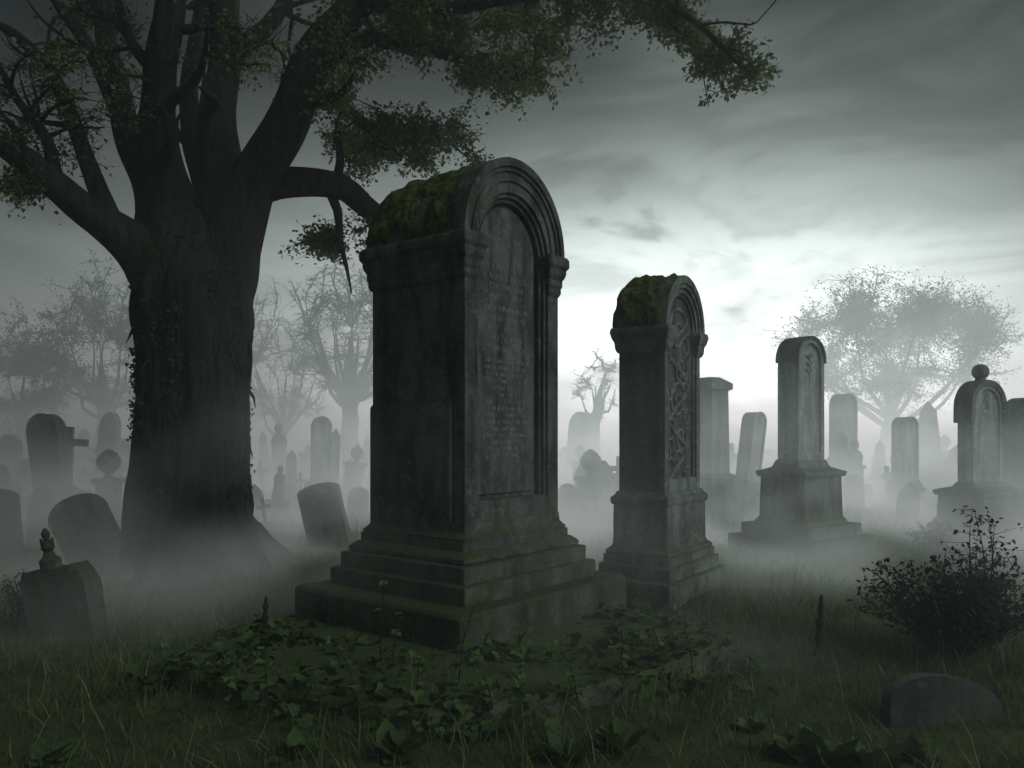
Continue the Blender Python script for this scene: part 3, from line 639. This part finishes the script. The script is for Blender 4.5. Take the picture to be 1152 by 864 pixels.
# ------------------------------------------------------------ bush
def bush(px,pb,hw,ht,label,seed,nl=2200,ls=.045,stems=26,name='bush'):
    r=random.Random(seed); nr=np.random.default_rng(seed); Y=1440/(pb-490); X=(px-576)/F*Y
    e=thing(name,(X,Y,gz(X,Y)),0,label=label,cat='bush'); b=MB(); lp=[]
    for i in range(stems):
        a=r.uniform(0,6.28); q=r.uniform(.25,1); end=Vector((math.cos(a)*hw*q,math.sin(a)*hw*q*.8,ht*(1.0-.45*q*q)*r.uniform(.65,1.08)))
        st=Vector((math.cos(a)*.05,math.sin(a)*.05,-.03)); m=st.lerp(end,.5)+Vector((r.uniform(-.06,.06),r.uniform(-.06,.06),.08*ht))
        P,_=chain([st,m,end],.06); n=len(P); b.tube(P,[.009*(1-.8*j/n) for j in range(n)],5)
        for j in range(n//3,n):
            for _ in range(2):
                d=Vector((r.gauss(0,1),r.gauss(0,1),r.gauss(.4,.7))).normalized(); l=r.uniform(.06,.17); p=P[j]; q2=p+d*l; b.tube([p,q2],[.003,.0012],3)
                for _ in range(int(nl/(stems*n*1.3))+1): lp.append(tuple(p.lerp(q2,r.uniform(.3,1.05))+Vector((r.gauss(0,.012),r.gauss(0,.012),r.gauss(0,.012)))))
    b.obj('stems',M_IRON,e,ang=180)
    n=len(lp); lp=np.array(lp)
    scatter('foliage',LEAF_V,LEAF_F,lp,rotmats(nr.uniform(0,6.28,n),nr.normal(.1,.7,n),nr.normal(0,.6,n)),nr.uniform(.6,1.3,n)*ls,nr.uniform(0,1,n),M_BUSH,e)
    return e
bush(1072,742,.80,.70,'dark twiggy leafy bush growing in the grass',11,nl=3600,stems=60,ls=.034)
bush(1105,735,.22,1.0,'tall thin twiggy shrub shoots',12,nl=500,stems=8,ls=.034)
bush(1050,620,.25,.42,'small pale weedy shrub by gravestone',13,nl=500,stems=9)
bush(20,700,.3,.62,'dry twiggy weeds at grave edge',14,nl=350,stems=10,ls=.03)

# ------------------------------------------------------------ ivy over the slab
lp=[]; r=random.Random(77)
Cm=Vector((-.384,6.78,0)); uu=Vector((.625,.781,0)); vv=Vector((-.781,.625,0))
def inbase(x,y,m=0):
    d=Vector((x,y,0))-Cm; return abs(d.dot(uu))<1.08+m and abs(d.dot(vv))<.93+m
cents=[(r.uniform(-2.4,1.8),r.uniform(4.1,6.9)) for _ in range(240)]
for cx_,cy_ in cents:
    if inbase(cx_,cy_,.08): continue
    ins=inslab(cx_,cy_)
    if not ins and not (inslab(cx_*.93,cy_+.22) or inslab(cx_*.9-.02,cy_)): continue
    if noise.noise(Vector((cx_*1.6,cy_*1.6,4)))<-.12: continue
    for _ in range(r.randint(14,34)):
        x=cx_+r.gauss(0,.12); y=cy_+r.gauss(0,.12)
        if inbase(x,y,.02): continue
        z=(SZ if inslab(x,y) else .02+gz(x,y))+abs(r.gauss(0,.04)); lp.append((x,y,z))
for i in range(len(slabP)):
    a=slabP[i]; c=slabP[(i+1)%len(slabP)]
    for _ in range(40):
        f=r.random(); x=a[0]+(c[0]-a[0])*f+r.gauss(0,.04); y=a[1]+(c[1]-a[1])*f+r.gauss(0,.04)
        if not inbase(x,y,-.02): lp.append((x,y,r.uniform(.06,.17)))
n=len(lp); lp=np.array(lp); nr=np.random.default_rng(5)
o=scatter('ivy_ground_cover',IVY_V,IVY_F,lp,rotmats(nr.uniform(0,6.28,n),nr.normal(-.1,.55,n),nr.normal(0,.5,n)),nr.gamma(4,.013,n).clip(.02,.1),nr.beta(1.0,2.0,n),M_IVY)
o['kind']='stuff'; o['label']='dark green ivy spilling over the slab'
def shoot(X,Y,z0,h,label,seed,ls=.075,n=12,lean=.1):
    r=random.Random(seed); e=thing('weed_plant',(X,Y,z0),r.uniform(0,6),label=label,cat='plant')
    b=MB(); P,_=chain([(0,0,-.03),(lean*.3,0,h*.5),(lean,.02,h)],.03); m=len(P); b.tube(P,[.006*(1-.7*j/m) for j in range(m)],5); b.obj('stem',M_IRON,e,ang=180)
    pos=[];yw=[];
    for i in range(n):
        f=.15+.85*i/(n-1); p=P[int(f*(m-1))]; pos.append(tuple(p)); yw.append(i*2.4+r.uniform(-.3,.3))
    nr=np.random.default_rng(seed)
    scatter('foliage',IVY_V,IVY_F,np.array(pos),rotmats(np.array(yw),nr.normal(.1,.3,n),nr.normal(0,.2,n)),nr.uniform(.6,1.2,n)*ls,nr.uniform(.7,1,n),M_IVY,e)
for i,(px,pb,pt) in enumerate([(428,765,630),(440,770,690),(515,785,690),(585,775,725),(700,770,700),(780,765,710),(470,800,745),(300,805,745),(255,795,750),(650,795,740),(555,810,755),(400,800,740),(745,755,700)]):
    Y=1440/(pb+12-490); X=(px-576)/F*Y; shoot(X,Y,SZ-.02,(pb-pt)/F*Y,'leafy ivy shoot sprouting from the slab',i,ls=.07 if i else .06,n=9+i%5)
def rosette(px,pb,n,ls,label,seed):
    Y=1440/(pb-490); X=(px-576)/F*Y; nr=np.random.default_rng(seed)
    o=scatter('weed_plant',LEAF_V,LEAF_F,nr.normal(0,.03,(n,3))*np.array([1,1,.3]),rotmats(nr.uniform(0,6.28,n),nr.uniform(.2,1.2,n),nr.normal(0,.2,n)),nr.uniform(.6,1.2,n)*ls,nr.uniform(.2,.8,n),M_IVY)
    o.location=(X,Y,gz(X,Y)); o['label']=label; o['category']='plant'
for i,(px,pb,ls) in enumerate([(930,862,.22),(985,868,.2),(1030,850,.12),(890,858,.15),(640,862,.15),(690,850,.14),(60,850,.12),(450,866,.15),(850,820,.12),(330,862,.13)]):
    rosette(px,pb,22,ls,'broad-leaved weed clump in dark grass',50+i)

# ------------------------------------------------------------ grass
def grass(name,N,y0,y1,h,w,seed,tall=.06):
    nr=np.random.default_rng(seed); y=np.sqrt(nr.uniform(y0**2,y1**2,N)); x=nr.uniform(-1,1,N)*(y*.78+1.2)
    clump=.5+.5*np.sin(x*2.1+1.7*np.sin(y*1.3))*np.sin(y*2.6+1.3*np.sin(x*1.9)); clump2=.5+.5*np.sin(x*6.3+2*np.sin(y*4.1))*np.sin(y*7.1)
    keep=nr.random(N)<(.35+.5*clump+.3*clump2); x,y,clump,clump2=x[keep],y[keep],clump[keep],clump2[keep]
    dx,dy=x+.384,y-6.78; kk=~((abs(dx*.625+dy*.781)<1.09)&(abs(-dx*.781+dy*.625)<.94)); kk&=~((abs(x-2.39)<.36)&(y>4.0)&(y<4.55)&(nr.random(len(x))<.7)); x,y,clump,clump2=x[kk],y[kk],clump[kk],clump2[kk]
    if y0<8:
        ins=np.array([2 if inslab(a,b_) else (1 if nearslab(a,b_) else 0) for a,b_ in zip(x,y)]); rn=nr.random(len(x))
        kk=(ins==0)|((ins==2)&(rn<.10))|((ins==1)&(rn<.35)); x,y,clump,clump2,ins=x[kk],y[kk],clump[kk],clump2[kk],ins[kk]
    n=len(x); hh=h*(.45+.7*clump+.6*clump2)*nr.uniform(.5,1.4,n); t=nr.random(n)<tall; hh[t]*=nr.uniform(1.3,2.4,t.sum())
    zz=gznp(x,y)-.01
    if y0<8: zz=np.where(ins==2,SZ-.02,zz)
    pos=np.stack([x,y,zz],1)
    sc=np.stack([nr.uniform(.6,1.3,n)*w,hh,hh],1)
    o=scatter(name,BL_V,BL_F,pos,rotmats(nr.uniform(0,6.28,n),nr.normal(-.25,.35,n),nr.normal(0,.25,n)),sc,np.clip(nr.beta(1.4,3,n)+t*.4,0,1),M_GRASS)
    o['kind']='stuff'; return o
o=grass('grass',150000,3.4,13,.095,.0065,1,.09); o['label']='dark uneven cemetery grass'
o=grass('grass',50000,12.5,28,.16,.018,2,.03); o['label']='misty grass between the graves'

# ------------------------------------------------------------ atmosphere (one hull of air, camera inside; density and added self-glow vary with place)
def ellipsoid(name,c,r,mat,half=False,seg=40,rg=20):
    bm=bmesh.new(); bmesh.ops.create_uvsphere(bm,u_segments=seg,v_segments=rg,radius=1)
    for v in bm.verts:
        v.co=Vector((v.co.x*r[0],v.co.y*r[1],v.co.z*r[2]))
        if half and v.co.z<0: v.co.z*=.02
    me=bpy.data.meshes.new(name); bm.to_mesh(me); bm.free(); me.materials.append(mat)
    o=bpy.data.objects.new(name,me); o.location=c; col.objects.link(o); return o
m,nt,N,L=newmat('glowing_mist')
def Mn(op,a,b_=None,c=None,clamp=False):
    n=N.new('ShaderNodeMath'); n.operation=op; n.use_clamp=clamp
    for i,x in enumerate((a,b_,c)):
        if x is None: continue
        if isinstance(x,(int,float)): n.inputs[i].default_value=x
        else: L.new(x,n.inputs[i])
    return n.outputs[0]
def mapr(x,a,b_,c,d,smooth=False):
    n=N.new('ShaderNodeMapRange'); n.interpolation_type='SMOOTHSTEP' if smooth else 'LINEAR'; L.new(x,n.inputs[0])
    for i,v in enumerate((a,b_,c,d)): n.inputs[i+1].default_value=v
    return n.outputs[0]
geo=N.new('ShaderNodeNewGeometry'); sp=N.new('ShaderNodeSeparateXYZ'); L.new(geo.outputs['Position'],sp.inputs[0])
px_,py_,pz_=sp.outputs
mp=N.new('ShaderNodeMapping'); mp.inputs['Scale'].default_value=(.42,.30,.75); mp.inputs['Rotation'].default_value=(0,0,.4); L.new(geo.outputs['Position'],mp.inputs[0])
nzv=N.new('ShaderNodeTexNoise'); nzv.inputs['Scale'].default_value=1; nzv.inputs['Detail'].default_value=2; L.new(mp.outputs[0],nzv.inputs['Vector'])
nn_=mapr(nzv.outputs[0],.42,.60,.03,2.1)
far_=mapr(py_,10,24,0,1)
near_=mapr(py_,4.8,10.5,0.02,1)
hfall=Mn('EXPONENT',Mn('MULTIPLY',pz_,-1/0.75))
hfall2=Mn('EXPONENT',Mn('MULTIPLY',Mn('MAXIMUM',pz_,0),-1/6.0))
mist=Mn('MULTIPLY',Mn('MULTIPLY',hfall,near_),Mn('MULTIPLY',nn_,.36))
mid=Mn('MULTIPLY',Mn('MULTIPLY',hfall2,far_),Mn('MULTIPLY_ADD',nn_,.03,.08))
dens=Mn('ADD',Mn('ADD',mist,mid),.009)
v=N.new('ShaderNodeVolumeScatter'); v.inputs['Color'].default_value=(.89,1,.95,1); v.inputs['Anisotropy'].default_value=.6; L.new(dens,v.inputs['Density'])
em=N.new('ShaderNodeEmission'); em.inputs[0].default_value=(.86,1,.935,1)  # mist emits its own light, standing in for repeated scattering
fog_glow=Mn('MULTIPLY',mapr(px_,-12,3,.09,.54,True),mapr(py_,6,18,.36,1))  # added glow grows toward the right and with distance
L.new(Mn('MULTIPLY',Mn('MULTIPLY_ADD',mist,.85,mid),fog_glow),em.inputs[1])
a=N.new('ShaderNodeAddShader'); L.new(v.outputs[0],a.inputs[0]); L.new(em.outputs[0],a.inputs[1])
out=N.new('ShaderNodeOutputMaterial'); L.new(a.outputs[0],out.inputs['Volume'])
m.cycles.volume_step_rate=.75
o=ellipsoid('sky',(0,8,-.6),(50,36,10),m,half=True); o['kind']='structure'; o['label']='hazy overcast air with added glow'

# ------------------------------------------------------------ world
w=bpy.data.worlds.new('World'); scene.world=w; w.use_nodes=True
N=w.node_tree.nodes; L=w.node_tree.links; N.clear()
out=N.new('ShaderNodeOutputWorld'); bg=N.new('ShaderNodeBackground'); L.new(bg.outputs[0],out.inputs[0])
sky=N.new('ShaderNodeTexSky'); sky.sky_type='NISHITA'; sky.sun_disc=False; sky.sun_elevation=math.radians(42); sky.sun_rotation=math.radians(130)
tc=N.new('ShaderNodeTexCoord')
M=Mn
sp=N.new('ShaderNodeSeparateXYZ'); L.new(tc.outputs['Generated'],sp.inputs[0])
z=sp.outputs[2]
den=M('ADD',M('MAXIMUM',z,0.0),0.9)
cmb=N.new('ShaderNodeCombineXYZ'); L.new(M('DIVIDE',sp.outputs[0],den),cmb.inputs[0]); L.new(M('DIVIDE',sp.outputs[1],den),cmb.inputs[1]); L.new(M('MULTIPLY',z,2.6),cmb.inputs[2])
nz=N.new('ShaderNodeTexNoise'); nz.inputs['Scale'].default_value=3.4; nz.inputs['Detail'].default_value=10; nz.inputs['Roughness'].default_value=.6; nz.inputs['Distortion'].default_value=.5
L.new(cmb.outputs[0],nz.inputs['Vector'])
cn=M('SUBTRACT',nz.outputs[0],.5)
dt=N.new('ShaderNodeVectorMath'); dt.operation='DOT_PRODUCT'; L.new(tc.outputs['Generated'],dt.inputs[0]); g_=Vector((.24,1,.11)).normalized(); dt.inputs[1].default_value=g_
ez=M('ADD',z,M('MULTIPLY',cn,.42))
re=ramp(N,[(0.0,0.9),(0.10,1.0),(0.19,.55),(0.27,.19),(0.37,.06),(0.7,.10),(1.0,.22)]); re.color_ramp.interpolation='EASE'; L.new(ez,re.inputs[0])
def lobe(a,b_,p):
    gl=N.new('ShaderNodeMapRange'); gl.inputs[1].default_value=a; gl.inputs[2].default_value=b_; L.new(dt.outputs['Value'],gl.inputs[0]); gl.interpolation_type='SMOOTHSTEP'
    return M('POWER',gl.outputs[0],p)
az=M('ADD',M('MULTIPLY_ADD',lobe(.55,1,1.5),.80,.20),M('MULTIPLY',lobe(.92,1.0,1.3),2.0))
rad=M('MULTIPLY',re.outputs[0],az)
rad=M('MULTIPLY',rad,M('MAXIMUM',M('MULTIPLY_ADD',cn,4.4,1.0),.22))
cc=N.new('ShaderNodeMix'); cc.data_type='RGBA'; cc.blend_type='MULTIPLY'; cc.inputs[0].default_value=1
L.new(rad,cc.inputs[6]); cc.inputs[7].default_value=(.85,1.0,.94,1)
sk=N.new('ShaderNodeMix'); sk.data_type='RGBA'; sk.blend_type='ADD'; sk.inputs[0].default_value=.0015; L.new(cc.outputs[2],sk.inputs[6]); L.new(sky.outputs[0],sk.inputs[7])
L.new(sk.outputs[2],bg.inputs[0]); bg.inputs[1].default_value=1.0
sl=bpy.data.lights.new('sun','SUN'); sl.energy=1.25; sl.angle=math.radians(35); sl.color=(.90,1.0,.95)
so=bpy.data.objects.new('sun',sl); col.objects.link(so)
sd=Vector((.80,-.55,.72)).normalized()
so.rotation_euler=sd.to_track_quat('Z','Y').to_euler()

cam=bpy.data.cameras.new('camera'); cam.sensor_width=36; cam.lens=F/1152*36; cam.shift_y=58/1152; cam.clip_end=2000
co=bpy.data.objects.new('camera',cam); co.location=(0,0,H); co.rotation_euler=(math.radians(90),0,0); col.objects.link(co); scene.camera=co
scene.view_settings.view_transform='Standard'; scene.view_settings.look='None'; scene.view_settings.exposure=0
